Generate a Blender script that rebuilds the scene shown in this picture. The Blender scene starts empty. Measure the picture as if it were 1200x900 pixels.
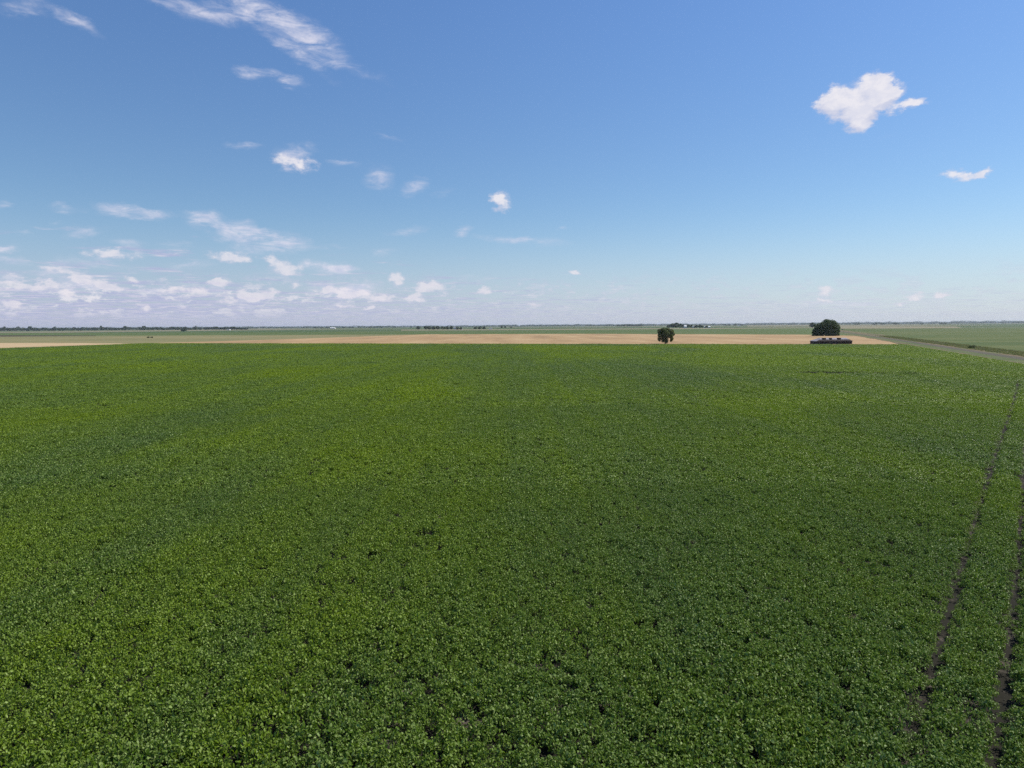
import bpy, math, random
import numpy as np
from mathutils import Matrix, Vector

R = math.radians
sc = bpy.context.scene
C = sc.collection

# ------------------------------------------------------------------ camera
CAM_H = 10.0
cam_data = bpy.data.cameras.new("camera")
cam_data.sensor_width = 36.0
cam_data.lens = 24.0
cam_data.clip_start = 0.1
cam_data.clip_end = 60000.0
cam = bpy.data.objects.new("camera", cam_data)
C.objects.link(cam)
CAM_ROT = Matrix.Rotation(R(90 - 4.89), 3, 'X') @ Matrix.Rotation(R(-0.38), 3, 'Z')
cam.matrix_world = Matrix.Translation((0, 0, CAM_H)) @ CAM_ROT.to_4x4()
sc.camera = cam

# ------------------------------------------------------------------ light
SUN_EL, SUN_AZ = 51.0, 68.0            # azimuth measured clockwise from +Y
world = bpy.data.worlds.new("World")
sc.world = world
world.use_nodes = True
sun_data = bpy.data.lights.new("sun", 'SUN')
sun_data.energy = 4.7
sun_data.angle = R(0.5)
sun_data.color = (1.0, 0.95, 0.87)
sun = bpy.data.objects.new("sun", sun_data)
C.objects.link(sun)
_d = Vector((math.sin(R(SUN_AZ)) * math.cos(R(SUN_EL)), math.cos(R(SUN_AZ)) * math.cos(R(SUN_EL)), math.sin(R(SUN_EL))))
sun.rotation_euler = _d.to_track_quat('Z', 'Y').to_euler()
sc.view_settings.view_transform = 'Standard'
sc.view_settings.look = 'None'
sc.view_settings.exposure = 0.15
sc.view_settings.gamma = 1.0
sc.view_settings.use_curve_mapping = False
sc.render.engine = 'CYCLES'
sc.cycles.use_denoising = False
sc.cycles.max_bounces = 6
sc.cycles.transparent_max_bounces = 8
sc.cycles.volume_bounces = 0


def ray(px, py):
    """world direction of a point of the 1200x900 photograph"""
    return (CAM_ROT @ Vector(((px - 600) / 800.0, -(py - 450) / 800.0, -1.0))).normalized()


def gnd(px, py, z=0.0):
    """ground point seen there"""
    d = ray(px, py)
    t = (z - CAM_H) / d.z
    return Vector((d.x * t, d.y * t, z))


# ------------------------------------------------------------------ sky with clouds (by compass direction)
class NT:
    def __init__(s, tree):
        s.t = tree
        s.n = tree.nodes
        s.l = tree.links

    def node(s, typ, ins=None, **kw):
        nd = s.n.new(typ)
        for k, v in kw.items():
            setattr(nd, k, v)
        for k, v in (ins or {}).items():
            sock = nd.inputs[k]
            if isinstance(v, bpy.types.NodeSocket):
                s.l.new(v, sock)
            else:
                sock.default_value = v
        return nd

    def m(s, op, a, b=0.0, c=0.0, clamp=False):
        nd = s.node('ShaderNodeMath', {0: a, 1: b, 2: c}, operation=op)
        nd.use_clamp = clamp
        return nd.outputs[0]

    def vm(s, op, a, b=(0, 0, 0)):
        return s.node('ShaderNodeVectorMath', {0: a, 1: b}, operation=op).outputs[0]

    def ss(s, v, lo, hi, a=0.0, b=1.0):
        nd = s.node('ShaderNodeMapRange', {'Value': v, 'From Min': lo, 'From Max': hi, 'To Min': a, 'To Max': b}, interpolation_type='SMOOTHSTEP')
        return nd.outputs[0]

    def lin(s, v, lo, hi, a=0.0, b=1.0):
        nd = s.node('ShaderNodeMapRange', {'Value': v, 'From Min': lo, 'From Max': hi, 'To Min': a, 'To Max': b})
        return nd.outputs[0]

    def noise(s, vec, scale, detail=5.0, rough=0.55, dist=0.0):
        nd = s.node('ShaderNodeTexNoise', {'Vector': vec, 'Scale': scale, 'Detail': detail, 'Roughness': rough, 'Distortion': dist})
        return nd.outputs['Fac']

    def mix(s, f, a, b, blend='MIX'):
        nd = s.n.new('ShaderNodeMix')
        nd.data_type = 'RGBA'
        nd.blend_type = blend
        for i, v in ((0, f), (6, a), (7, b)):
            if isinstance(v, bpy.types.NodeSocket):
                s.l.new(v, nd.inputs[i])
            else:
                if i and len(v) == 3:
                    v = (*v, 1.0)
                nd.inputs[i].default_value = v
        return nd.outputs[2]


def azel(px, py):
    d = ray(px, py)
    return math.atan2(d.x, d.y), math.asin(d.z)


# centre x, y, half width, half height, tilt, strength
WISPS = [
    (35, 6, 40, 13, 0, .75), (92, 26, 40, 10, 22, .85), (15, 14, 26, 8, 0, .5),
    (240, 14, 58, 15, 4, 1.0), (292, 8, 60, 20, 10, 1.15), (362, 44, 66, 22, 22, 1.2), (345, 62, 70, 9, 28, .8),
    (180, 0, 60, 6, 0, .5), (420, 84, 60, 10, 12, .45),
    (292, 86, 22, 10, 5, 1.15), (332, 93, 36, 10, 12, 1.1),
    (345, 178, 34, 13, -10, .95), (287, 171, 30, 6, 0, .7), (402, 191, 28, 6, 0, .65),
    (444, 208, 26, 20, 0, .85), (486, 219, 24, 13, -18, .95), (516, 226, 26, 8, -5, .45),
    (478, 271, 32, 8, -6, .8), (543, 271, 15, 8, -22, .95), (612, 282, 75, 7, 3, .8), (659, 268, 12, 4, 0, .7),
    (78, 245, 28, 7, 0, .8), (142, 247, 48, 11, 3, .95), (184, 252, 30, 8, -5, .7), (98, 272, 34, 9, -12, .85),
    (3, 240, 20, 7, -8, .8), (8, 290, 20, 8, 0, .75), (30, 275, 16, 5, 0, .6), (70, 264, 16, 5, 0, .55),
    (240, 253, 34, 10, 0, 1.0), (268, 268, 60, 14, 6, 1.05), (305, 279, 62, 14, -3, .95), (342, 286, 36, 12, 0, 1.0),
    (205, 287, 30, 8, -6, .8), (285, 258, 20, 6, 0, .7), (152, 285, 30, 7, 8, .65), (390, 290, 24, 5, 0, .6),
    (395, 315, 30, 10, 0, .95), (420, 334, 50, 10, 0, .8), (545, 325, 60, 5, 0, .35), (720, 340, 60, 6, 0, .35),
    (1012, 355, 60, 6, 0, .7), (1158, 348, 30, 4, 0, .6), (950, 356, 60, 6, 0, .6), (1040, 160, 30, 5, 0, .2), (455, 160, 30, 5, 10, .35),
]
PUFFS = [
    (1000, 118, 54, 29, -4, 1.25), (1030, 96, 24, 17, 10, 1.15), (1050, 106, 26, 12, 8, .95), (1066, 123, 30, 9, -10, 1.0), (1005, 144, 22, 20, 0, 1.1), (972, 118, 26, 18, -24, .8), (1034, 120, 26, 14, -12, .9),
    (1128, 206, 36, 12, 8, .95), (1153, 203, 18, 8, -5, .8),
    (588, 236, 17, 21, -25, .95), (344, 191, 42, 15, 6, .95),
    (130, 297, 54, 11, 2, 1.0), (272, 302, 38, 11, 3, 1.1), (322, 304, 26, 9, 0, .8), (205, 296, 20, 7, 0, .6), (66, 315, 38, 8, 0, .95), (96, 325, 36, 9, 8, .9),
    (335, 316, 34, 12, 3, 1.0), (463, 327, 18, 11, 0, 1.05), (568, 340, 12, 9, 0, 1.05), (672, 319, 11, 5, 0, .85),
    (970, 341, 22, 8, 0, 1.0), (967, 352, 26, 6, 0, .8), (1070, 347, 18, 8, 0, 1.0), (1108, 345, 20, 6, 0, 1.0), (1055, 355, 14, 5, 0, .8),
    (40, 337, 50, 10, 3, 1.0), (-20, 333, 40, 10, 0, 1.0), (130, 336, 50, 8, 3, .9), (200, 341, 30, 8, 0, .8), (240, 342, 40, 9, 3, .9), (300, 349, 40, 8, 0, .9),
    (410, 342, 34, 10, 4, 1.0), (370, 344, 22, 7, 0, .8), (405, 358, 30, 6, 0, .7), (440, 352, 20, 6, 0, .7), (485, 346, 22, 6, 0, .7), (630, 356, 26, 5, 0, .7), (750, 352, 20, 5, 0, .6),
]


_cr = random.Random(17)
for _i in range(34):          # the crowd of small cumulus low in the west
    _x = _cr.uniform(-30, 540)
    _y = _cr.uniform(318, 362) if _x < 300 else _cr.uniform(330, 364)
    PUFFS.append((_x, _y, _cr.uniform(9, 24), _cr.uniform(4.5, 8), _cr.uniform(-6, 6), _cr.uniform(.75, 1.0)))
for _i in range(22):
    _x = _cr.uniform(-20, 470)
    WISPS.append((_x, _cr.uniform(285, 345), _cr.uniform(20, 50), _cr.uniform(6, 11), _cr.uniform(-8, 8), _cr.uniform(.5, .8)))


def build_sky():
    t = NT(world.node_tree)
    t.n.clear()
    out = t.node('ShaderNodeOutputWorld')
    sky = t.node('ShaderNodeTexSky', sky_type='NISHITA', sun_disc=False)
    sky.sun_elevation = R(SUN_EL)
    sky.sun_rotation = R(SUN_AZ)
    sky.altitude = 0.0
    sky.air_density = 1.0
    sky.dust_density = 0.3
    sky.ozone_density = 2.2
    tc = t.node('ShaderNodeTexCoord').outputs['Generated']
    sep = t.node('ShaderNodeSeparateXYZ', {0: tc})
    x, y, z = sep.outputs
    az = t.m('ARCTAN2', x, y)
    el = t.m('ARCSINE', z)
    P = t.node('ShaderNodeCombineXYZ', {0: az, 1: el, 2: 0.0}).outputs[0]
    # flatter eddies low over the horizon
    P2 = t.node('ShaderNodeCombineXYZ', {0: az, 1: t.m('MULTIPLY', el, 2.2), 2: 0.0}).outputs[0]
    warp = t.node('ShaderNodeTexNoise', {'Vector': P2, 'Scale': 34.0, 'Detail': 5.0, 'Roughness': .62})
    wv = t.vm('SUBTRACT', warp.outputs['Color'], (0.5, 0.5, 0.5))
    wv = t.vm('MULTIPLY', wv, (0.030, 0.022, 0.0))
    PW = t.vm('ADD', P, wv)

    def blobs(lst, vec=None):
        vec = vec or PW
        acc = None
        for cx, cy, rx, ry, rot, st in lst:
            a, e = azel(cx, cy)
            c = max(0.5, math.cos(a)) ** 2
            mp = t.node('ShaderNodeMapping', {'Vector': vec, 'Location': (a, e, 0.0), 'Rotation': (0, 0, -R(rot)),
                                              'Scale': (rx / 800.0 * c, ry / 800.0 * math.sqrt(c), 1.0)}, vector_type='TEXTURE')
            g = t.node('ShaderNodeTexGradient', {'Vector': mp.outputs[0]}, gradient_type='SPHERICAL').outputs['Fac']
            if acc is None:
                acc = t.m('MULTIPLY', g, st)
            else:
                acc = t.m('MULTIPLY_ADD', g, st, acc)
        return acc

    nA = t.noise(t.vm('MULTIPLY', P2, (1.0, 0.65, 1.0)), 52.0, 8.0, 0.66)
    nS = t.noise(t.vm('MULTIPLY', P2, (0.8, 1.25, 1.0)), 28.0, 8.0, 0.66, 0.6)
    # wisps: soft
    w = t.m('MULTIPLY', blobs(WISPS), t.lin(nS, 0.32, 0.68, 0.22, 1.45))
    wa = t.m('MULTIPLY', t.ss(w, 0.04, 1.35), 0.82)
    # puffs: firmer rim
    p = t.m('ADD', t.m('MULTIPLY', t.m('MINIMUM', blobs(PUFFS), 1.1), 1.7), t.lin(nA, 0.28, 0.66, -0.95, 0.0))
    up = t.m('MINIMUM', blobs(PUFFS, t.vm('ADD', PW, (0.004, 0.009, 0))), 1.1)
    pa = t.m('MULTIPLY', t.ss(p, 0.0, 1.05), t.ss(z, 0.05, 0.25, 0.72, 0.92))
    # layer of small clouds far off, seen on a flat deck
    zz = t.m('MAXIMUM', z, 0.0)
    deck = t.vm('MULTIPLY', tc, (1, 1, 0))
    inv = t.m('DIVIDE', 1.0, t.m('ADD', zz, 0.02))
    deck = t.node('ShaderNodeVectorMath', {0: deck, 'Scale': inv}, operation='SCALE').outputs[0]
    dn = t.noise(deck, 1.1, 7.0, 0.66)
    dn2 = t.noise(deck, 0.16, 2.0, 0.5)
    leftness = t.ss(az, -0.75, 0.55, 1.0, 0.0)
    top = t.m('MULTIPLY_ADD', leftness, 0.056, 0.036)            # height of the layer's upper rim
    env = t.m('SUBTRACT', 1.0, t.m('DIVIDE', zz, top))
    env = t.m('MAXIMUM', t.m('MINIMUM', env, 0.75), -1.0)
    dm = t.m('ADD', t.m('MULTIPLY', env, 0.55), t.m('ADD', t.lin(dn, 0.32, 0.68, -0.55, 0.50), t.lin(dn2, 0.3, 0.7, -0.15, 0.15)))
    lowfade = t.ss(zz, 0.0, 0.02, 0.55, 1.0)
    da = t.m('MULTIPLY', t.m('MULTIPLY', t.ss(dm, 0.0, 0.5), lowfade), t.m('MULTIPLY_ADD', leftness, 0.42, 0.36))
    bright = t.noise(t.vm('ADD', deck, (3.1, 1.7, 0)), 1.8, 6.0, 0.66)

    cw = t.mix(t.lin(nA, 0.35, 0.65), (0.50, 0.54, 0.70), (0.72, 0.70, 0.79))
    cp = t.mix(t.ss(p, 0.15, 0.9), (0.58, 0.58, 0.71), (0.80, 0.77, 0.80))
    cp = t.mix(t.ss(nA, 0.38, 0.62), t.mix(0.35, cp, (0.52, 0.55, 0.70)), cp)
    cp = t.mix(t.ss(z, 0.03, 0.2, 0.35, 0.0), cp, (0.66, 0.61, 0.70))
    dif = t.m('SUBTRACT', t.m('MINIMUM', blobs(PUFFS), 1.1), up)
    cp = t.mix(t.ss(dif, -0.35, 0.10, 0.75, 0.0), cp, (0.50, 0.53, 0.68))  # puff undersides greyed: their shade is put into the cloud colour
    lump = t.noise(t.node('ShaderNodeCombineXYZ', {0: az, 1: t.m('MULTIPLY', el, 2.3), 2: 2.3}).outputs[0], 38.0, 7.0, 0.68)
    lz = t.m('MULTIPLY', t.ss(zz, 0.006, 0.03), t.ss(zz, 0.04, 0.085, 1.0, 0.0))
    lm = t.m('MULTIPLY', t.ss(lump, 0.49, 0.62), t.m('MULTIPLY', lz, t.m('MULTIPLY_ADD', leftness, 0.6, 0.3)))
    cd = t.mix(t.ss(bright, 0.48, 0.60), (0.41, 0.43, 0.63), (0.62, 0.59, 0.71))
    cd = t.mix(lm, cd, (0.80, 0.77, 0.80))
    da = t.m('MAXIMUM', da, t.m('MULTIPLY', lm, 0.92))
    # milky air near the horizon
    hz = t.m('POWER', t.ss(zz, 0.0, 0.22, 1.0, 0.0), 2.2)
    tint = t.mix(t.ss(z, 0.08, 0.5), (0.80, 0.955, 1.08), (0.79, 1.03, 1.32))
    skyc = t.mix(1.0, sky.outputs[0], tint, 'MULTIPLY')
    b0 = t.node('ShaderNodeBackground', {'Color': skyc, 'Strength': 0.092})
    ch = t.mix(leftness, (0.53, 0.575, 0.70), (0.40, 0.43, 0.63))
    bh = t.node('ShaderNodeBackground', {'Color': ch, 'Strength': 1.0})
    s = t.node('ShaderNodeMixShader', {0: t.m('MULTIPLY', hz, 0.65), 1: b0.outputs[0], 2: bh.outputs[0]}).outputs[0]
    for al, col in ((da, cd), (wa, cw), (pa, cp)):
        bc = t.node('ShaderNodeBackground', {'Color': col, 'Strength': 1.0})
        s = t.node('ShaderNodeMixShader', {0: al, 1: s, 2: bc.outputs[0]}).outputs[0]
    t.l.new(s, out.inputs[0])


build_sky()


# ------------------------------------------------------------------ helpers
def tag(o, label=None, cat=None, group=None, kind=None):
    if label:
        o['label'] = label
    if cat:
        o['category'] = cat
    if group:
        o['group'] = group
    if kind:
        o['kind'] = kind
    return o


def mesh_obj(name, verts, faces, mat=None, parent=None, smooth=False):
    me = bpy.data.meshes.new(name)
    me.from_pydata([tuple(v) for v in verts], [], [tuple(f) for f in faces])
    me.update()
    if mat:
        me.materials.append(mat)
    if smooth:
        me.polygons.foreach_set('use_smooth', [True] * len(me.polygons))
    o = bpy.data.objects.new(name, me)
    C.objects.link(o)
    if parent:
        o.parent = parent
    return o


def new_mat(name):
    mt = bpy.data.materials.new(name)
    mt.use_nodes = True
    t = NT(mt.node_tree)
    bs = t.n['Principled BSDF']
    return mt, t, bs


def pos(t):
    return t.node('ShaderNodeNewGeometry').outputs['Position']


def simple_mat(name, col, rough=0.8, var=0.12, scale=1.5, spec=0.3):
    mt, t, bs = new_mat(name)
    n = t.noise(pos(t), scale, 4.0, 0.6)
    c = t.mix(n, tuple(v * (1 - var) for v in col), tuple(min(1, v * (1 + var)) for v in col))
    t.l.new(c, bs.inputs['Base Color'])
    bs.inputs['Roughness'].default_value = rough
    bs.inputs['Specular IOR Level'].default_value = spec
    return mt


def field_mat(name, stops, big=0.012, small=0.6, stretch=(1, 1), ang=-19.0, rough=0.95):
    """ground cover colour from broad drifts along the sowing direction and fine mottling"""
    mt, t, bs = new_mat(name)
    mp = t.node('ShaderNodeMapping', {'Vector': pos(t), 'Rotation': (0, 0, R(ang)), 'Scale': (stretch[0], stretch[1], 1)}, vector_type='POINT').outputs[0]
    n1 = t.noise(mp, big, 5.0, 0.6)
    n2 = t.noise(mp, small, 3.0, 0.6)
    f = t.m('ADD', t.lin(n1, 0.3, 0.7, 0.0, 0.75), t.lin(n2, 0.3, 0.7, 0.0, 0.25))
    cr = t.n.new('ShaderNodeValToRGB')
    t.l.new(f, cr.inputs[0])
    el = cr.color_ramp.elements
    while len(el) < len(stops):
        el.new(0.5)
    for i, (p_, c_) in enumerate(stops):
        el[i].position = p_
        el[i].color = (*c_, 1)
    t.l.new(cr.outputs[0], bs.inputs['Base Color'])
    bs.inputs['Roughness'].default_value = rough
    bs.inputs['Specular IOR Level'].default_value = 0.15
    return mt


def sheet(name, pts, z, mat, nocurve=True):
    v = [(p[0], p[1], z) for p in pts]
    a = sum(v[i][0] * v[(i + 1) % len(v)][1] - v[(i + 1) % len(v)][0] * v[i][1] for i in range(len(v)))
    if a < 0:
        v.reverse()
    o = mesh_obj(name, v, [list(range(len(v)))], mat)
    o['kind'] = 'structure'
    return o


# ------------------------------------------------------------------ ground
def terrain_mat():
    mt, t, bs = new_mat('far_farmland')
    mp = t.node('ShaderNodeMapping', {'Vector': pos(t), 'Rotation': (0, 0, R(19)), 'Scale': (1, 1, 0)}).outputs[0]
    cell = t.vm('FLOOR', t.vm('MULTIPLY', mp, (1 / 800.0, 1 / 620.0, 0)))
    wn = t.node('ShaderNodeTexWhiteNoise', {'Vector': cell}).outputs['Value']
    cr = t.n.new('ShaderNodeValToRGB')
    cr.color_ramp.interpolation = 'CONSTANT'
    t.l.new(wn, cr.inputs[0])
    cols = [(0.0, (.055, .095, .03)), (.3, (.10, .12, .055)), (.5, (.045, .085, .028)), (.68, (.22, .19, .12)), (.78, (.075, .11, .04)), (.93, (.16, .15, .085))]
    el = cr.color_ramp.elements
    while len(el) < len(cols):
        el.new(0.5)
    for i, (p_, c_) in enumerate(cols):
        el[i].position = p_
        el[i].color = (*c_, 1)
    n = t.noise(mp, 0.01, 5.0, 0.6)
    c = t.mix(t.lin(n, .3, .7), cr.outputs[0], t.mix(0.4, cr.outputs[0], (.10, .11, .05)))
    t.l.new(c, bs.inputs['Base Color'])
    bs.inputs['Roughness'].default_value = 0.95
    bs.inputs['Specular IOR Level'].default_value = 0.1
    return mt


S = 25000.0
tag(mesh_obj('ground', [(-S, -S, 0), (S, -S, 0), (S, S, 0), (-S, S, 0)], [(0, 1, 2, 3)], terrain_mat()), kind='structure')

M_stubble = field_mat('stubble', [(0.15, (.27, .175, .085)), (.5, (.36, .235, .115)), (.85, (.43, .30, .155))], 0.02, 0.25, (2.2, .35))
M_tanlight = field_mat('bright_stubble', [(0.2, (.40, .28, .15)), (.8, (.50, .37, .21))], 0.03, 0.4, (1, .3))
M_olive = field_mat('olive_field', [(0.15, (.155, .15, .060)), (.5, (.20, .18, .080)), (.85, (.27, .215, .10))], 0.008, 0.2, (.6, .6))
M_green = field_mat('green_field', [(0.15, (.060, .095, .024)), (.5, (.078, .112, .028)), (.85, (.11, .13, .04))], 0.006, 0.1, (.3, 1.5))
M_green2 = field_mat('grass_field', [(0.15, (.050, .080, .016)), (.45, (.078, .104, .022)), (.85, (.125, .13, .040))], 0.012, 0.2, (.4, 1.6))
M_pale = field_mat('pale_field', [(0.2, (.18, .16, .09)), (.8, (.25, .21, .13))], 0.01, 0.2)
M_plough = field_mat('ploughed_strip', [(0.2, (.05, .035, .025)), (.8, (.08, .055, .04))], 0.05, 0.4)
M_verge = field_mat('verge_grass', [(0.1, (.06, .075, .025)), (.4, (.12, .125, .045)), (.6, (.15, .105, .06)), (.9, (.21, .165, .09))], 0.06, 0.7, (1.8, .35))
M_verge2 = field_mat('verge_grass_grey', [(0.15, (.065, .092, .024)), (.85, (.125, .13, .05))], 0.08, 0.8, (1.8, .35))
M_gravel = field_mat('gravel', [(0.15, (.062, .064, .034)), (.5, (.088, .078, .052)), (.85, (.13, .11, .08))], 0.35, 1.6, (2.5, .06))

# the big crop field: corners as seen over a canopy half a metre high
EC = gnd(172, 402.3, .45)                    # far left corner
ER = gnd(1062, 403.8, .45)                   # far right corner
EL = gnd(0, 408.2, .45)                      # a point of the left rim
E2 = gnd(1200, 427, .45)                     # a point of the right rim
dl = (EC - EL).normalized()
dr = (ER - E2).normalized()
BL = EC - dl * 620
BR = ER - dr * 620
FIELD = [(EC.x, EC.y), (ER.x, ER.y), (BR.x, BR.y), (BL.x, BL.y)]

M_soil = field_mat('soil', [(0.15, (.014, .014, .009)), (.60, (.022, .020, .014)), (.88, (.12, .10, .08))], 0.8, 6.0)  # very dark base: canopy shade in the gaps is put into the colour

far = lambda lst: [gnd(a, b) for a, b in lst]
sheet('grass_field', far([(985, 385.5), (1260, 384.0), (1500, 384), (1500, 470), (1230, 430), (1040, 402), (1000, 392.2)]), 0.02, M_green2)
sheet('green_field', far([(-300, 393.0), (0, 390.6), (250, 389.4), (520, 388.2), (760, 385.3), (985, 384.6), (1003, 394.0), (760, 391.0), (520, 392.2), (250, 393.2), (0, 394.6), (-300, 396.6)]), 0.02, M_green)
sheet('olive_field', far([(-400, 397.2), (0, 394.2), (110, 393.6), (480, 391.9), (900, 393), (900, 410), (560, 404), (172, 404), (-400, 414)]), 0.03, M_olive)
sheet('stubble_field', far([(150, 403.0), (300, 398.6), (410, 395.0), (500, 391.8), (700, 391.2), (945, 392.2), (1008, 393.6), (1034, 398.0), (1056, 404.4), (1040, 412), (600, 412), (172, 412)]), 0.04, M_stubble)
sheet('bright_stubble_field', far([(-500, 405), (-100, 402.2), (60, 402.0), (150, 402.7), (172, 402.6), (0, 413), (-500, 436)]), 0.05, M_tanlight)
sheet('ploughed_strip', far([(-400, 397.0), (0, 393.0), (112, 393.3), (112, 393.8), (0, 394.5), (-400, 399)]), 0.06, M_plough)
sheet('pale_field', far([(470, 386.4), (690, 385.2), (960, 383.6), (960, 384.4), (690, 386.3), (470, 387.4)]), 0.06, M_pale)
sheet('pale_field', far([(985, 382.3), (1120, 382.6), (1128, 384.4), (985, 385.2)]), 0.06, M_pale)
sheet('soil', FIELD, 0.07, M_soil)

# gravel road running along the right rim of the crop
RA = gnd(1200, 420.8)
RB = gnd(1068, 401.0)
rd = (RB - RA).normalized()
rn = Vector((rd.y, -rd.x, 0))                # to the right of the road
ra, rb = RA - rd * 420, RB + rd * 900


def strip(name, o0, o1, z, mat, n=60, wob=0.0, seed=1, a=None, b=None):
    rnd = random.Random(seed)
    a = a or ra
    b = b or rb
    L, Rr = [], []
    for i in range(n + 1):
        p = a.lerp(b, i / n)
        L.append(p + rn * (o0 + rnd.uniform(-wob, wob)))
        Rr.append(p + rn * (o1 + rnd.uniform(-wob, wob)))
    v = [(p.x, p.y, z) for p in L + Rr]
    f = [(i, n + 1 + i, n + 2 + i, i + 1) for i in range(n)]
    o = mesh_obj(name, v, f, mat)
    o['kind'] = 'structure'
    return o


strip('verge', -9.5, 15.0, 0.075, M_verge, 160, 0.9, 2)
strip('verge', -6.6, -1.9, 0.082, M_verge2, 160, 0.3, 3)
strip('road', -2.1, 1.9, 0.09, M_gravel, 160, 0.12, 4)
M_ditch = field_mat('ditch', [(0.2, (.035, .04, .02)), (.8, (.07, .065, .035))], 0.06, 0.5)
strip('ditch', 9.5, 11.2, 0.085, M_ditch, 120, 0.5, 5, RA + rd * 60, RB + rd * 330)
DA, DB = gnd(1000, 393.4), gnd(1095, 396.3)


# ------------------------------------------------------------------ the crop
def leaf_mat(name, dark, light, yellow, trans=0.28, rough=0.42, spec=0.45):
    mt = bpy.data.materials.new(name)
    mt.use_nodes = True
    t = NT(mt.node_tree)
    t.n.clear()
    out = t.node('ShaderNodeOutputMaterial')
    g = t.node('ShaderNodeNewGeometry')
    P = g.outputs['Position']
    mp = t.node('ShaderNodeMapping', {'Vector': P, 'Rotation': (0, 0, R(-19)), 'Scale': (1.0, 0.55, 1)}).outputs[0]
    n1 = t.noise(mp, 0.022, 5.0, 0.62, 0.4)
    rows = t.noise(t.node('ShaderNodeMapping', {'Vector': P, 'Rotation': (0, 0, R(19)), 'Scale': (.35, .006, 0)}).outputs[0], 1.0, 3.0, 0.6)
    n2 = t.noise(P, 0.13, 4.0, 0.6)
    band = t.noise(t.node('ShaderNodeMapping', {'Vector': P, 'Rotation': (0, 0, R(19)), 'Scale': (.045, .006, 0)}).outputs[0], 1.0, 4.0, 0.6)
    f = t.m('ADD', t.lin(n1, 0.39, 0.63, 0.0, 0.68), t.m('ADD', t.lin(n2, 0.3, 0.7, 0.0, 0.25), t.m('ADD', t.lin(rows, 0.35, 0.65, -.09, .20), t.lin(band, 0.36, 0.64, -.14, .26))))
    # the far right of the field stands yellower
    sp = t.node('ShaderNodeSeparateXYZ', {0: P})
    yl = t.m('MULTIPLY', t.ss(t.m('ADD', sp.outputs[0], t.lin(n1, .3, .7, -60.0, 60.0)), 0.0, 90.0), t.ss(sp.outputs[1], 30.0, 150.0))
    f = t.m('ADD', f, t.m('MULTIPLY', yl, 0.42), clamp=True)
    ri = g.outputs['Random Per Island']
    c = t.mix(f, dark, yellow)
    c = t.mix(t.m('MULTIPLY', t.m('POWER', ri, 1.6), 1.0), c, t.mix(f, light, tuple(v * 1.15 for v in yellow)))
    # underside paler
    c = t.mix(t.m('MULTIPLY', g.outputs['Backfacing'], 0.35), c, (.12, .16, .07))
    bs = t.node('ShaderNodeBsdfPrincipled', {'Base Color': c, 'Roughness': rough, 'Specular IOR Level': spec})
    tr = t.node('ShaderNodeBsdfTranslucent', {'Color': t.mix(0.5, c, (.14, .24, .02))})
    mx = t.node('ShaderNodeMixShader', {0: trans, 1: bs.outputs[0], 2: tr.outputs[0]})
    t.l.new(mx.outputs[0], out.inputs[0])
    return mt


M_crop = leaf_mat('crop_leaf', (.050, .116, .005), (.275, .36, .12), (.208, .293, .001), .32, .42, .20)  # pale second colour paints leaf highlights onto random leaves


def plant_mesh(seed):
    rnd = random.Random(seed)
    V, F = [], []
    for k in range(rnd.randint(38, 46)):
        a = rnd.uniform(0, 2 * math.pi)
        r = 0.24 * math.sqrt(rnd.random())
        h = 0.47 - 1.6 * r * r + rnd.uniform(-0.15, 0.05)
        L = rnd.uniform(0.07, 0.125)
        W = L * rnd.uniform(0.52, 0.72)
        yaw = a + rnd.gauss(0, 0.9)
        pit = rnd.gauss(0.2, 0.6)
        rol = rnd.gauss(0, 0.5)
        M = Matrix.Translation((r * math.cos(a), r * math.sin(a), h)) @ Matrix.Rotation(yaw, 4, 'Z') @ Matrix.Rotation(pit, 4, 'Y') @ Matrix.Rotation(rol, 4, 'X')
        prof = ((0, .12), (.28, .85), (.6, .95), (.86, .5), (1.0, .0))
        b = len(V)
        droop = rnd.uniform(.1, .45)
        fold = rnd.uniform(.05, .3)
        for s, w in prof:
            xx = (s - .45) * L
            zz = -droop * L * s * s
            for sd in (-1, 0, 1):
                V.append(M @ Vector((xx, sd * w * W * .5, zz + abs(sd) * w * W * fold)))
        for i in range(len(prof) - 1):
            for j in (0, 1):
                q = b + i * 3 + j
                F.append((q, q + 3, q + 4, q + 1))
    return V, F


plant_col = bpy.data.collections.new('crop_plants')      # source shapes, only instanced
for k in range(10):
    V, F = plant_mesh(100 + k)
    me = bpy.data.meshes.new('crop_plant')
    me.from_pydata([tuple(v) for v in V], [], F)
    me.polygons.foreach_set('use_smooth', [True] * len(me.polygons))
    me.materials.append(M_crop)
    plant_col.objects.link(bpy.data.objects.new('crop_plant', me))

rng = np.random.default_rng(7)
poly = np.array(FIELD)


def inside(p, poly):
    r = np.ones(len(p), bool)
    a = 0.5 * sum(poly[i][0] * poly[(i + 1) % 4][1] - poly[(i + 1) % 4][0] * poly[i][1] for i in range(4))
    s = 1 if a > 0 else -1
    for i in range(len(poly)):
        q, w = poly[i], poly[(i + 1) % len(poly)]
        r &= s * ((w[0] - q[0]) * (p[:, 1] - q[1]) - (w[1] - q[1]) * (p[:, 0] - q[0])) > 0
    return r


def vnoise(p, scale, seed):
    """smooth value noise 0..1"""
    g = np.random.default_rng(seed).random((256, 256))
    q = p * scale
    i = np.floor(q).astype(int)
    f = q - i
    f = f * f * (3 - 2 * f)
    i0, j0 = i[:, 0] % 256, i[:, 1] % 256
    i1, j1 = (i0 + 1) % 256, (j0 + 1) % 256
    return (g[i0, j0] * (1 - f[:, 0]) + g[i1, j0] * f[:, 0]) * (1 - f[:, 1]) + (g[i0, j1] * (1 - f[:, 0]) + g[i1, j1] * f[:, 0]) * f[:, 1]


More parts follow.
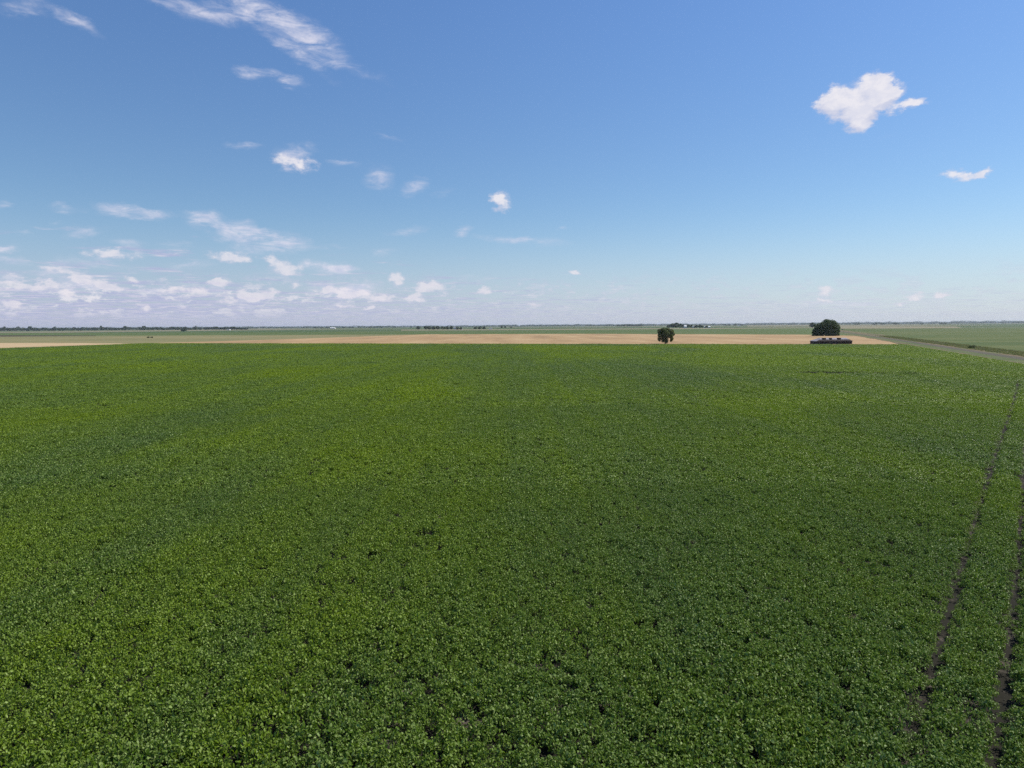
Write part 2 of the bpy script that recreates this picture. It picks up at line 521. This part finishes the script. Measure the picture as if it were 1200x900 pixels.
def seg_dist(p, line):
    best = np.full(len(p), 1e9)
    for a, b in zip(line[:-1], line[1:]):
        a = np.array(a[:2]); b = np.array(b[:2])
        ab = b - a
        tt = np.clip(((p - a) @ ab) / (ab @ ab), 0, 1)
        d = np.hypot(*(p - (a + tt[:, None] * ab)).T)
        best = np.minimum(best, d)
    return best


TRACK1 = [gnd(*q, .3) for q in ((1060, 905), (1078, 840), (1096, 775), (1113, 715), (1128, 660), (1146, 600), (1163, 545), (1178, 500), (1188, 470), (1193, 448))]
TRACK2 = [gnd(*q, .3) for q in ((1166, 905), (1172, 840), (1180, 775), (1188, 715), (1194, 660), (1198, 600), (1202, 540), (1206, 480))]
TRACK3 = [gnd(*q, .3) for q in ((950, 437.0), (1003, 437.8))]
TRACK5 = [gnd(*q, .3) for q in ((1034, 438.3), (1068, 438.8))]
TRACK6 = [gnd(*q, .3) for q in ((895, 436.2), (950, 437.0))]
TRACK4 = [gnd(*q, .3) for q in ((1068, 438.8), (1140, 440.5), (1230, 441.5))]
BARE = [(90, 775, .30), (440, 748, .22), (468, 786, .2), (500, 630, .35), (160, 745, .35), (250, 745, .18), (384, 806, .12), (1072, 818, .2), (1036, 668, .3), (1062, 858, .2), (150, 725, .12), (437, 655, .3)]

chunks = []
for (d0, d1, dens, sxy, sz) in ((6, 40, 33.0, 0.64, 1.0), (40, 80, 17.0, 0.86, 1.0), (80, 160, 7.0, 1.30, 1.0), (160, 480, 2.5, 2.1, 1.05)):
    hw = 0.80 * d1 + 14
    n = int(dens * 2 * hw * (d1 + 4))
    p = np.stack([rng.uniform(-hw, hw, n), rng.uniform(-4, d1, n)], 1)
    dist = p[:, 1]
    lo = 0 if d0 == 6 else d0
    k = (np.abs(p[:, 0]) < 0.80 * np.maximum(dist, 0) + 14) & (dist >= (lo if lo else -4)) & inside(p, poly)
    p = p[k]
    keep = np.ones(len(p), bool)
    # wheel tracks: broken lines of missing plants
    for line, w, gap in ((TRACK1, .105, .76), (TRACK2, .12, .78), (TRACK3, 1.1, .80), (TRACK5, 1.0, .75), (TRACK6, .5, .2), (TRACK4, .5, .25)):
        dd = seg_dist(p, [tuple(q) for q in line])
        nn = vnoise(p, 1.3, 31)
        keep &= ~((dd < w * (0.1 + 1.7 * nn) * (1 if d0 == 6 else 1.35 if d0 == 40 else 2.4)) & (rng.random(len(p)) < gap + (.15 if d0 == 6 else .2)))
    for bx, by, br in BARE:
        q = gnd(bx, by, .2)
        rr = np.hypot((p[:, 0] - q.x) / 1.5, p[:, 1] - q.y)
        keep &= rr > br * (0.4 + 1.0 * vnoise(p, 4.0, 33))
    thin = vnoise(p, .9, 5) * .6 + vnoise(p, .23, 6) * .4
    keep &= rng.random(len(p)) < np.clip(1.25 - (thin - .68).clip(0) * 2.4, 0.5, 1)
    groove = np.minimum(seg_dist(p, [tuple(q) for q in TRACK1]), seg_dist(p, [tuple(q) for q in TRACK2]))
    low = np.where(groove < (.26 if d0 == 6 else .4), 0.60, 1.0)      # crushed, stunted plants along the wheel tracks
    p, thin, low = p[keep], thin[keep], low[keep]
    acr = p @ np.array([dr.y, -dr.x])                 # metres across the rows
    row = vnoise(np.column_stack([acr * .55, acr * 0]), 1.0, 14)
    vig = vnoise(p, .07, 8) * .35 + vnoise(p, .8, 9) * .35 + row * .30
    s = (0.72 + 0.54 * vig) * rng.uniform(.85, 1.15, len(p))
    z = 0.07 + np.zeros(len(p))
    chunks.append(np.column_stack([p, z, s * sxy * (.4 + .6 * low), s * sxy * (.4 + .6 * low), s * sz * low]))
A = np.concatenate(chunks)
print('crop plants', len(A))
me = bpy.data.meshes.new('crop')
me.vertices.add(len(A))
me.vertices.foreach_set('co', A[:, :3].astype(np.float32).ravel())
at = me.attributes.new('size', 'FLOAT_VECTOR', 'POINT')
at.data.foreach_set('vector', A[:, 3:].astype(np.float32).ravel())
me.update()
me.materials.append(M_crop)
crop = bpy.data.objects.new('crop', me)
C.objects.link(crop)
tag(crop, 'dense low leafy green crop covering the whole near field', 'crop', kind='stuff')


def gn_scatter(o, col, name):
    ng = bpy.data.node_groups.new(name, 'GeometryNodeTree')
    ng.interface.new_socket('Geometry', in_out='INPUT', socket_type='NodeSocketGeometry')
    ng.interface.new_socket('Geometry', in_out='OUTPUT', socket_type='NodeSocketGeometry')
    N, L = ng.nodes, ng.links
    gi, go = N.new('NodeGroupInput'), N.new('NodeGroupOutput')
    iop = N.new('GeometryNodeInstanceOnPoints')
    ci = N.new('GeometryNodeCollectionInfo')
    ci.inputs['Collection'].default_value = col
    ci.inputs['Separate Children'].default_value = True
    ci.inputs['Reset Children'].default_value = True
    rv = N.new('FunctionNodeRandomValue'); rv.data_type = 'FLOAT_VECTOR'
    rv.inputs[0].default_value = (-.10, -.10, 0)
    rv.inputs[1].default_value = (.10, .10, 6.2832)
    ri = N.new('FunctionNodeRandomValue'); ri.data_type = 'INT'
    ri.inputs[4].default_value = 0
    ri.inputs[5].default_value = len(col.objects) - 1
    ri.inputs['Seed'].default_value = 5
    na = N.new('GeometryNodeInputNamedAttribute'); na.data_type = 'FLOAT_VECTOR'
    na.inputs['Name'].default_value = 'size'
    L.new(gi.outputs[0], iop.inputs['Points'])
    L.new(ci.outputs[0], iop.inputs['Instance'])
    iop.inputs['Pick Instance'].default_value = True
    L.new(ri.outputs[2], iop.inputs['Instance Index'])
    L.new(rv.outputs[0], iop.inputs['Rotation'])
    L.new(na.outputs[0], iop.inputs['Scale'])
    L.new(iop.outputs[0], go.inputs[0])
    md = o.modifiers.new('scatter', 'NODES')
    md.node_group = ng


gn_scatter(crop, plant_col, 'crop_scatter')

# rank grass along the road verges
M_grass = leaf_mat('verge_blades', (.13, .14, .05), (.20, .19, .09), (.30, .25, .14), 0.4, 0.8, .1)
tuft_col = bpy.data.collections.new('grass_tufts')
for k in range(4):
    rnd = random.Random(500 + k)
    V, F = [], []
    for i in range(40):
        a = rnd.uniform(0, 6.283); r = .35 * math.sqrt(rnd.random()); h = rnd.uniform(.2, .5)
        bx, by = r * math.cos(a), r * math.sin(a)
        yw = rnd.uniform(0, 3.14); w = rnd.uniform(.015, .035)
        lx, ly = rnd.gauss(0, .12), rnd.gauss(0, .12)
        b = len(V)
        V += [(bx - w * math.cos(yw), by - w * math.sin(yw), 0), (bx + w * math.cos(yw), by + w * math.sin(yw), 0), (bx + lx + w * .5, by + ly, h * .7), (bx + lx * 1.8, by + ly * 1.8, h)]
        F += [(b, b + 1, b + 2), (b, b + 2, b + 3)]
    m_ = bpy.data.meshes.new('grass_tuft')
    m_.from_pydata(V, [], F)
    m_.materials.append(M_grass)
    tuft_col.objects.link(bpy.data.objects.new('grass_tuft', m_))
pts = []
rnd = random.Random(12)
for i in range(4500):
    s = rnd.uniform(-60, 380)
    o_ = rnd.uniform(3.6, 14.5)
    sz = .6
    q = RA + rd * s + rn * o_
    k = sz * rnd.uniform(.6, 1.3)
    pts.append((q.x, q.y, .075, k * 1.3, k * 1.3, k))
GA = np.array(pts)
gm = bpy.data.meshes.new('verge_grass')
gm.vertices.add(len(GA))
gm.vertices.foreach_set('co', GA[:, :3].astype(np.float32).ravel())
at = gm.attributes.new('size', 'FLOAT_VECTOR', 'POINT')
at.data.foreach_set('vector', GA[:, 3:].astype(np.float32).ravel())
gm.materials.append(M_grass)
vg = bpy.data.objects.new('verge_grass', gm)
C.objects.link(vg)
tag(vg, 'dry rank grass growing in the verge beyond the gravel road', 'grass', kind='stuff')
gn_scatter(vg, tuft_col, 'verge_scatter')


# ------------------------------------------------------------------ trees
M_leaf = leaf_mat('tree_leaf', (.016, .034, .012), (.030, .056, .018), (.042, .072, .018), .15, .7, .15)
M_leaf2 = leaf_mat('single_tree_leaf', (.045, .070, .018), (.085, .115, .030), (.10, .12, .03), .28, .6, .2)
M_bark = simple_mat('bark', (.10, .08, .06), .9, .3, 3.0)


def trunk_mesh(h, r, limbs, seed):
    """tapered trunk with limbs reaching into the crown"""
    rnd = random.Random(seed)
    V, F = [], []

    def tube(path, rads, n=7):
        b = len(V)
        for i, p_ in enumerate(path):
            d = (path[min(i + 1, len(path) - 1)] - path[max(i - 1, 0)]).normalized()
            u = d.orthogonal().normalized(); w = d.cross(u)
            for k in range(n):
                a = 2 * math.pi * k / n
                V.append(p_ + (u * math.cos(a) + w * math.sin(a)) * rads[i])
        for i in range(len(path) - 1):
            for k in range(n):
                F.append((b + i * n + k, b + i * n + (k + 1) % n, b + (i + 1) * n + (k + 1) % n, b + (i + 1) * n + k))
        F.append(tuple(b + (len(path) - 1) * n + k for k in range(n)))
    top = Vector((rnd.uniform(-.3, .3), rnd.uniform(-.3, .3), h))
    pth = [Vector((0, 0, -.1)), Vector((0, 0, h * .15)), top * .5 + Vector((.1, 0, 0)), top]
    tube(pth, [r * 1.35, r, r * .8, r * .5])
    for i, (tx, ty, tz) in enumerate(limbs):
        s = Vector((0, 0, h * rnd.uniform(.45, .95)))
        e = Vector((tx, ty, tz))
        md = s.lerp(e, .5) + Vector((0, 0, .08 * (e - s).length))
        tube([s, md, e], [r * .5, r * .3, r * .1], 5)
    return V, F


def crown_mesh(clumps, n_leaf, leaf, seed):
    """clumps: (x, y, z, rx, ry, rz); leaf-sized faces spread through each clump"""
    g = np.random.default_rng(seed)
    w = np.array([c[3] * c[4] * c[5] for c in clumps]) ** .75
    cnt = (w / w.sum() * n_leaf).astype(int) + 4
    V, F = [], []
    for c, n in zip(clumps, cnt):
        d = g.normal(size=(n, 3))
        d /= np.linalg.norm(d, axis=1)[:, None]
        rr = np.clip(1 - np.abs(g.normal(0, .22, n)), .15, 1.12)
        ctr = np.array(c[:3]) + d * rr[:, None] * np.array(c[3:])
        nr = d + g.normal(0, .55, (n, 3)) + np.array([0, 0, .35])
        nr /= np.linalg.norm(nr, axis=1)[:, None]
        up = g.normal(size=(n, 3))
        u = np.cross(nr, up); u /= np.linalg.norm(u, axis=1)[:, None]
        v = np.cross(nr, u)
        sz = leaf * g.uniform(.6, 1.3, n)[:, None]
        b = len(V)
        q = np.stack([ctr - u * sz, ctr - v * sz * .6, ctr + u * sz, ctr + v * sz * .6], 1).reshape(-1, 3)
        V.extend(map(tuple, q))
        F.extend([(b + 4 * i, b + 4 * i + 1, b + 4 * i + 2, b + 4 * i + 3) for i in range(n)])
    return V, F


def empty(name, loc, rz=0.0):
    o = bpy.data.objects.new(name, None)
    o.empty_display_size = 1.0
    C.objects.link(o)
    o.location = loc
    o.rotation_euler = (0, 0, rz)
    return o


def dup(root, loc, rz, scale, label=None, group=None):
    r_ = root.copy()
    C.objects.link(r_)
    r_.location = loc
    r_.rotation_euler = (0, 0, rz)
    r_.scale = scale
    if label:
        r_['label'] = label
    if group:
        r_['group'] = group
    for ch in list(root.children):
        c = ch.copy()
        C.objects.link(c)
        c.parent = r_
    return r_


def dome_clumps(w, h, base, n, seed, low=0.0, core=.62, skirt=False):
    """clumps filling a dome of half width w from base to h"""
    rnd = random.Random(seed)
    cl = [(0, 0, base + (h - base) * .45, w * core, w * core, (h - base) * .46)]
    for i in range(n):
        a = rnd.uniform(0, 2 * math.pi)
        e = rnd.uniform(-.35 + low, 1.0)
        ce = math.sqrt(max(0, 1 - e * e))
        rad = rnd.uniform(.14, .30) * w
        x = (w - rad) * ce * math.cos(a)
        y = (w - rad) * ce * math.sin(a)
        z = base + (h - base) * (.38 + .5 * e)
        z = max(z, base + rad * .6)
        cl.append((x, y, min(z, h - rad * .8), rad * 1.1, rad * 1.1, rad * .85))
    for i in range(n // 3 if skirt else 0):
        a = rnd.uniform(0, 2 * math.pi)
        rad = rnd.uniform(.18, .28) * w
        cl.append(((w - rad) * math.cos(a) * .93, (w - rad) * math.sin(a) * .93, rad * .75, rad, rad, rad * .8))
    return cl


def tree(name, loc, clumps, n_leaf, leaf, trunk, mat, label, cat='tree', group=None, seed=1, rz=0.0):
    root = empty(name, loc, rz)
    tag(root, label, cat, group)
    V, F = trunk_mesh(trunk[0], trunk[1], [(c[0] * .8, c[1] * .8, c[2]) for c in clumps[1:1 + trunk[2]]], seed)
    mesh_obj('trunk', V, F, M_bark, root, True)
    V, F = crown_mesh(clumps, n_leaf, leaf, seed)
    mesh_obj('crown', V, F, mat, root)
    return root


# the lone tree at the rim of the crop: loose top-heavy crown with hanging skirts
q = gnd(779.5, 402.9)
k = q.y / 800.0                                    # metres per photo pixel there
px = lambda dx, up, dy, rx, rz: (dx * k, dy * k, up * k, rx * k, rx * k, rz * k)
lone = [px(0, 11, 0, 5.2, 5.0),
        px(-5.5, 14.5, 1, 4.0, 3.2), px(-2.5, 16, -1, 3.8, 3.0), px(2.5, 16.3, 1, 3.2, 2.6), px(6.2, 14.5, -1, 3.6, 3.0), px(8.5, 11.3, 1, 3.2, 2.6),
        px(5.2, 9.5, -2, 3.8, 3.0), px(-6.0, 10.5, -1, 3.2, 3.4), px(-7.2, 6.5, 0, 2.0, 3.0), px(-6.6, 4.3, 0, 1.5, 1.8), px(7.6, 6.0, 0, 2.2, 2.8), px(6.8, 4.0, 0, 1.6, 1.8),
        px(-2.2, 6.0, 2, 2.8, 2.8), px(1.6, 4.8, 0, 2.4, 3.0), px(-1.5, 3.2, -1, 1.8, 1.7), px(1.5, 2.2, -1, 1.6, 1.6), px(0, 12, 4, 4.5, 4.2), px(0, 12, -4, 4.2, 4.0), px(-3.2, 2.8, 1, 1.2, 1.2)]
tree('lone_tree', q, lone, 15000, .20, (5.0, .28, 8), M_leaf2, 'small ragged tree with a loose drooping crown standing alone at the crop edge', seed=4)

# the broad dark grove beyond the barn
q = gnd(969, 393.6)
k = q.y / 800.0
tree('broad_tree', q, dome_clumps(14.2 * k, 19.6 * k, 0.4, 80, 21, low=.1, core=.72, skirt=True), 22000, .34, (6.5, .5, 6), M_leaf,
     'broad dark dome-shaped tree standing behind the low barn', seed=21)
q2 = gnd(957.5, 393.6)
tree('broad_tree', q2, dome_clumps(6.3 * k, 11.0 * k, 0.3, 30, 22, low=.1, core=.8, skirt=True), 6000, .33, (3.6, .3, 5), M_leaf,
     'low round dark tree at the left foot of the broad dome-shaped tree', seed=22)
q2 = gnd(979.0, 393.5)
tree('broad_tree', q2, dome_clumps(4.8 * k, 12.6 * k, 0.3, 26, 23, low=.1, core=.8, skirt=True), 5500, .33, (3.6, .3, 5), M_leaf,
     'narrower green tree at the right foot of the broad dome-shaped tree', seed=23)

# bushes
q = gnd(1139, 408.3)
b = empty('shrub', q)
tag(b, 'rounded green shrub growing in the verge beside the gravel road', 'shrub')
V, F = crown_mesh([(0, 0, .6, 1.2, 1.0, .6), (.7, 0, .9, .6, .6, .5), (-.8, .2, .5, .6, .6, .4)], 1500, .10, 41)
mesh_obj('crown', V, F, M_leaf2, b)
V, F = trunk_mesh(.6, .05, [(.4, 0, .8), (-.5, .1, .6)], 41)
mesh_obj('stem', V, F, M_bark, b)
for i, (ux, lab) in enumerate(((173.8, 'left one of two tiny dark bushes alone in the wide olive field'), (177.8, 'right one of two tiny dark bushes alone in the wide olive field'))):
    q = gnd(ux, 395.9)
    b = empty('shrub', q)
    tag(b, lab, 'shrub', 'pair of bushes in the olive field')
    V, F = crown_mesh([(0, 0, .55, 1.5, 1.0, .55), (.5, 0, .9, .7, .6, .4)], 700, .2, 42 + i)
    mesh_obj('crown', V, F, M_leaf, b)
    V, F = trunk_mesh(.5, .06, [(.4, 0, .7)], 42 + i)
    mesh_obj('stem', V, F, M_bark, b)

# far trees: four source kinds, copied into belts and groves
protos = {}


def proto(kind):
    w, h, base, n = {'round': (5.5, 10, .6, 14), 'tall': (4.0, 12, 1.2, 14), 'wide': (8, 10, .3, 18), 'bushy': (5.5, 7.5, .1, 12)}[kind]
    s = {'round': 51, 'tall': 52, 'wide': 53, 'bushy': 54}[kind]
    cl = dome_clumps(w, h, base, n, s, low=.05, core=.78)
    V, F = trunk_mesh(h * .5, .3, [(c[0] * .7, c[1] * .7, c[2]) for c in cl[1:4]], s)
    tm = bpy.data.meshes.new('trunk'); tm.from_pydata([tuple(v) for v in V], [], F); tm.materials.append(M_bark)
    V, F = crown_mesh(cl, 1500, .5, s)
    cm = bpy.data.meshes.new('crown'); cm.from_pydata(V, [], F); cm.materials.append(M_leaf)
    return (w, h, tm, cm)


KINDS_ = ('round', 'tall', 'wide', 'bushy')
for kk in KINDS_:
    protos[kk] = proto(kk)


def far_tree(px_, base, hpx, wpx, kind, label, group, rnd):
    q = gnd(px_, base)
    w, h, tm, cm = protos[kind]
    m_ = q.length / 800.0
    root = empty('far_tree', q, rnd.uniform(0, 6.28))
    root.scale = (wpx * m_ / (2 * w), wpx * m_ / (2 * w), hpx * m_ / h)
    tag(root, label, 'tree', group)
    for nm, mm in (('trunk', tm), ('crown', cm)):
        c = bpy.data.objects.new(nm, mm)
        C.objects.link(c)
        c.parent = root


rnd = random.Random(77)
# long belt at the left
x = -30.0
while x < 236:
    hp = rnd.uniform(2.2, 3.6) * (1.35 if rnd.random() < .12 else 1)
    wp = rnd.uniform(3.6, 6.5)
    hor = 385.4 - x * .0067
    far_tree(x, hor + 2.5 + rnd.uniform(-.15, .25), hp, wp, rnd.choice(KINDS_), 'tree of the long dark tree belt low on the horizon at the left', 'long tree belt on the left horizon', rnd)
    x += wp * rnd.uniform(.45, .85)
x = 241.0
while x < 290:
    hp = rnd.uniform(2.6, 3.7) * (1 - .35 * max(0, (x - 275) / 15))
    wp = rnd.uniform(4, 7)
    far_tree(x, 386.4, hp, wp, rnd.choice(KINDS_), 'tree of the short tree clump just right of the long belt', 'short tree clump at the left', rnd)
    x += wp * rnd.uniform(.4, .7)
far_tree(215, 388.4, 2.6, 7.0, 'bushy', 'single dark bushy tree in front of the long left tree belt', None, rnd)
# middle farmstead grove
for ux, hp, wp, kd in ((490, 4.4, 6, 'round'), (499, 4.6, 5, 'tall'), (503, 4.2, 6, 'round'), (508, 3.8, 6, 'bushy'), (513, 4.4, 7, 'round'), (519, 4.2, 6, 'wide'), (524, 4.0, 6, 'round'), (529, 4.4, 5, 'tall'), (536, 3.2, 5, 'bushy'), (540, 3.0, 4, 'bushy')):
    far_tree(ux, 386.3, hp, wp, kd, 'tree of the grove around the far farmstead left of centre', 'grove left of centre', rnd)
for ux, hp, wp, kd in ((557, 2.8, 5, 'bushy'), (562, 3.2, 6, 'round'), (567, 3.0, 5, 'bushy')):
    far_tree(ux, 385.8, hp, wp, kd, 'tree of the small low grove right of the far central farmstead', 'small grove in the centre', rnd)
for ux, hp in ((588, 2.8), (592, 2.4), (599, 2.0)):
    far_tree(ux, 384.4, hp, 3.2, 'tall', 'one of three small trees spaced apart right of the small central grove', 'three spaced trees', rnd)
x = 724.0
while x < 752:
    far_tree(x, 382.6, rnd.uniform(2.3, 2.7), 4.5, 'wide', 'tree of the flat-topped shelterbelt just left of the lone tree', 'flat-topped shelterbelt', rnd)
    x += rnd.uniform(1.8, 2.6)
# farmstead behind the lone tree
for ux, hp, wp, kd in ((783.5, 3.6, 5, 'bushy'), (788, 5.2, 8, 'round'), (792.5, 6.0, 10, 'round'), (797, 5.3, 8, 'wide'), (800.5, 4.0, 5, 'bushy')):
    far_tree(ux, 384.2, hp, wp, kd, 'tree of the high hump-shaped grove just behind the lone tree', 'hump-shaped grove', rnd)
for ux, hp, wp, kd in ((806, 3.9, 6, 'round'), (810, 3.4, 5, 'round'), (816, 3.3, 5, 'tall'), (820, 3.5, 5, 'round'), (823, 2.8, 4, 'bushy'), (828, 2.6, 5, 'bushy')):
    far_tree(ux, 384.1, hp, wp, kd, 'tree of the low grove with white farm houses right of the hump-shaped grove', 'grove with farm houses', rnd)
for ux, hp in ((850, 2.0), (854, 2.3), (861, 1.8), (869, 2.0)):
    far_tree(ux, 381.8, hp, 4, 'wide', 'small far tree midway between the farm houses and the broad dark tree', 'far trees between grove and broad tree', rnd)
far_tree(952, 384.2, 6.2, 7.5, 'tall', 'hazy grey-green tree peeping out left behind the broad dark tree', None, rnd)
for ux, hp, wp in ((1004, 2.0, 6), (1025, 2.2, 7), (1034, 2.2, 6), (1050, 2.2, 8), (1080, 1.8, 4), (1106, 2.0, 8)):
    far_tree(ux, 380.9 - (ux - 1000) * .0067, hp, wp, 'wide', 'hazy far tree on the skyline right of the broad dark tree', 'skyline trees at the right', rnd)
for ux, hp, wp in ((370, 2.0, 6), (376, 2.0, 6), (384, 1.8, 5), (403, 1.8, 5), (412, 1.8, 6), (434, 2.2, 5), (440, 2.2, 6), (447, 1.8, 5), (462, 1.8, 5), (482, 2.2, 4)):
    far_tree(ux, 384.8 - (ux - 370) * .0067, hp, wp, 'wide', 'small hazy tree on the skyline between the left clump and the central farmstead', 'skyline trees left of centre', rnd)

# the woods on the skyline read as one dark blue line: one mass of leaf clumps
g = np.random.default_rng(99)
cl = []
for (x0, x1, dy, hp, wp) in ((-60, 1260, 1.25, 2.0, 9), (290, 1260, .95, 2.0, 8), (590, 1260, .8, 2.1, 7), (1000, 1260, 1.0, 2.6, 7), (-60, 300, .9, 2.1, 7)):
    x = x0
    while x < x1:
        w_ = g.uniform(.5, 1.4) * wp
        if g.random() < .85:
            hor = 385.45 - x * .0067
            q = gnd(x, hor + dy * g.uniform(.9, 1.1))
            m_ = q.length / 800
            h_ = hp * m_ * g.uniform(.55, 1.05)
            cl.append((q.x, q.y, h_ * .45, w_ * m_ * .6, 25, h_ * .55))
        x += w_ * .8
V, F = crown_mesh(cl, 110000, 4.5, 98)
o = mesh_obj('distant_woods', V, F, M_leaf)
tag(o, 'thin hazy blue line of woods along the whole skyline', 'woods', kind='stuff')


# ------------------------------------------------------------------ buildings
def box(V, F, x0, x1, y0, y1, z0, z1):
    b = len(V)
    V += [(x0, y0, z0), (x1, y0, z0), (x1, y1, z0), (x0, y1, z0), (x0, y0, z1), (x1, y0, z1), (x1, y1, z1), (x0, y1, z1)]
    F += [(b, b + 3, b + 2, b + 1), (b + 4, b + 5, b + 6, b + 7), (b, b + 1, b + 5, b + 4), (b + 1, b + 2, b + 6, b + 5), (b + 2, b + 3, b + 7, b + 6), (b + 3, b, b + 4, b + 7)]


M_tar = simple_mat('dark_boards', (.034, .027, .024), .9, .35, 2.0)
M_tin = simple_mat('weathered_tin', (.25, .23, .25), .8, .2, .8, .3)
M_darkroof = simple_mat('dark_vent', (.025, .022, .028), .8, .2, 2.0)
M_post = simple_mat('weathered_post', (.09, .075, .065), .9, .3, 2.0)
M_white = simple_mat('white_paint', (.78, .77, .74), .7, .05, 1.0)
M_greyroof = simple_mat('grey_shingle', (.22, .22, .23), .8, .2, 1.0)
M_window = simple_mat('window_glass', (.03, .04, .05), .15, .1, 1.0, .5)

# long low dark barn at the crop edge
BP = gnd(973.7, 403.0)
k = BP.y / 800.0
ang = 0.0
barn = empty('low_barn', BP, ang)
tag(barn, 'long low dark barn with pale hipped roof and three vents at the crop edge', 'barn')
W2, D2 = 20.6 * k, 3.6
zw, zm, zr = 3.5 * k, 5.4 * k, 7.0 * k
V, F = [], []
box(V, F, -W2, W2, -D2, D2, 0, zw)
mesh_obj('wall', V, F, M_tar, barn)
e = .25
L0, L1, L2 = -W2 - e, -W2 + 4.2 * k, -W2 + 7.2 * k          # left hip
R0, R1, R2 = W2 + e, W2 - 2.6 * k, W2 - 4.4 * k             # right hip
lo = [(L0, -D2 - e, zw), (R0, -D2 - e, zw), (R0, D2 + e, zw), (L0, D2 + e, zw)]
mi = [(L1, -D2 * .78, zm), (R1, -D2 * .78, zm), (R1, D2 * .78, zm), (L1, D2 * .78, zm)]
hi = [(L2, -D2 * .25, zr), (R2, -D2 * .25, zr), (R2, D2 * .25, zr), (L2, D2 * .25, zr)]
un = [(a, b, c - .14) for a, b, c in lo]
V = lo + mi + un
F = [(0, 1, 5, 4), (1, 2, 6, 5), (2, 3, 7, 6), (8, 9, 1, 0), (9, 10, 2, 1), (10, 11, 3, 2), (11, 8, 0, 3), (11, 10, 9, 8)]
rf = mesh_obj('lower_roof', V, F, M_tar, barn)
V = mi + hi + [lo[0], lo[3]]
F = [(0, 1, 5, 4), (1, 2, 6, 5), (2, 3, 7, 6), (3, 0, 4, 7), (4, 5, 6, 7), (9, 8, 0, 3)]  # left lower slope also pale: its sunlit look is put into the colour
mesh_obj('upper_roof', V, F, M_tin, barn)
for (a0, a1) in ((-12.3, -8.8), (-4.0, -1.8), (5.2, 8.6)):
    V, F = [], []
    box(V, F, a0 * k, a1 * k, -D2 * .74, -D2 * .2, zm - .1, zr + .02)
    v_ = mesh_obj('roof_vent', V, F, M_darkroof, barn)
for x_ in [-W2 + 1.2 + i * 2.6 for i in range(int((2 * W2 - 1) / 2.6))]:
    V, F = [], []
    box(V, F, x_, x_ + .16, -D2 - .10, -D2 - .005, 0.02, zw - .15)
    mesh_obj('post', V, F, M_post, barn)
V, F = [], []
box(V, F, -2.0, 1.2, -D2 - .07, -D2 - .006, 0.02, zw - .25)
mesh_obj('door', V, F, M_darkroof, barn)


def house(px_, base, wpx, hpx, depth, label, group=None, rz=0.0, wallm=None, roofm=None, shed=False):
    q = gnd(px_, base)
    m_ = q.length / 800
    w, h = wpx * m_ / 2, hpx * m_
    root = empty('farm_house' if not shed else 'farm_shed', q, rz)
    tag(root, label, 'house' if not shed else 'shed', group)
    wz = h * .62
    V, F = [], []
    box(V, F, -w, w, -depth / 2, depth / 2, 0, wz)
    b = len(V)
    V += [(-w, 0, h - .15), (w, 0, h - .15)]
    F += [(4, 7, b), (5, b + 1, 6)]
    F = [f for f in F if f != (4, 5, 6, 7)]
    mesh_obj('wall', V, F, wallm or M_white, root)
    o_ = .35
    s = (h - wz) / (depth / 2)
    V = [(-w - o_, -depth / 2 - o_, wz - s * o_), (w + o_, -depth / 2 - o_, wz - s * o_), (w + o_, 0, h), (-w - o_, 0, h), (w + o_, depth / 2 + o_, wz - s * o_), (-w - o_, depth / 2 + o_, wz - s * o_)]
    V += [(x_, y_, z_ + .15) for x_, y_, z_ in V]
    F = [(6, 7, 8, 9), (9, 8, 10, 11), (0, 3, 2, 1), (3, 5, 4, 2), (0, 1, 7, 6), (4, 5, 11, 10), (0, 6, 9, 3), (3, 9, 11, 5), (1, 2, 8, 7), (2, 4, 10, 8)]
    mesh_obj('roof', V, F, roofm or M_greyroof, root)
    V, F = [], []
    box(V, F, -.5, .5, -depth / 2 - .06, -depth / 2 - .01, .02, min(2.1, wz * .8))
    mesh_obj('door', V, F, M_window, root)
    for sx in (-.6, .5):
        V, F = [], []
        box(V, F, sx * w - .5, sx * w + .5, -depth / 2 - .06, -depth / 2 - .01, wz * .4, wz * .75)
        mesh_obj('window', V, F, M_window, root)


house(533, 385.9, 2.6, 2.6, 8, 'white gabled farm house in front of the grove left of centre')
house(541, 386.0, 2.2, 1.8, 8, 'small white shed right of the white house at the grove left of centre', shed=True)
house(390, 385.2, 5.5, 1.5, 14, 'long white farm shed far out left of the central farmstead', shed=True, roofm=M_white)
house(268, 386.9, 3.0, 1.2, 10, 'low pale shed in front of the short left tree clump', shed=True)
house(575, 385.8, 4.0, 1.3, 10, 'low pale shed right of the small central grove', shed=True)
house(803, 384.3, 2.6, 2.9, 8, 'tall white farm house between the hump-shaped grove and the low grove', roofm=M_white)
house(813, 384.1, 3.4, 2.0, 9, 'white farm house standing among the trees of the low grove')
house(827, 384.1, 3.2, 2.0, 9, 'left white shed at the right end of the low grove', shed=True, roofm=M_white)
house(831, 384.1, 2.2, 1.7, 8, 'right white shed at the right end of the low grove', shed=True, roofm=M_white)
house(866, 381.9, 2.6, 1.1, 10, 'tiny pale shed among the far trees right of the farm houses', shed=True)

# ------------------------------------------------------------------ air
mt = bpy.data.materials.new('haze')
mt.use_nodes = True
t = NT(mt.node_tree)
t.n.clear()
out = t.node('ShaderNodeOutputMaterial')
pv = t.node('ShaderNodeVolumePrincipled', {'Color': (.80, .87, .96, 1), 'Density': 0.000045, 'Anisotropy': 0.2})
t.l.new(pv.outputs[0], out.inputs['Volume'])
V, F = [], []
box(V, F, -S - 50, S + 50, -S - 50, S + 50, -1.0, 32.0)
hz = mesh_obj('haze', V, F, mt)
hz['kind'] = 'stuff'
hz['label'] = 'pale blue haze over the far fields'
hz['category'] = 'haze'
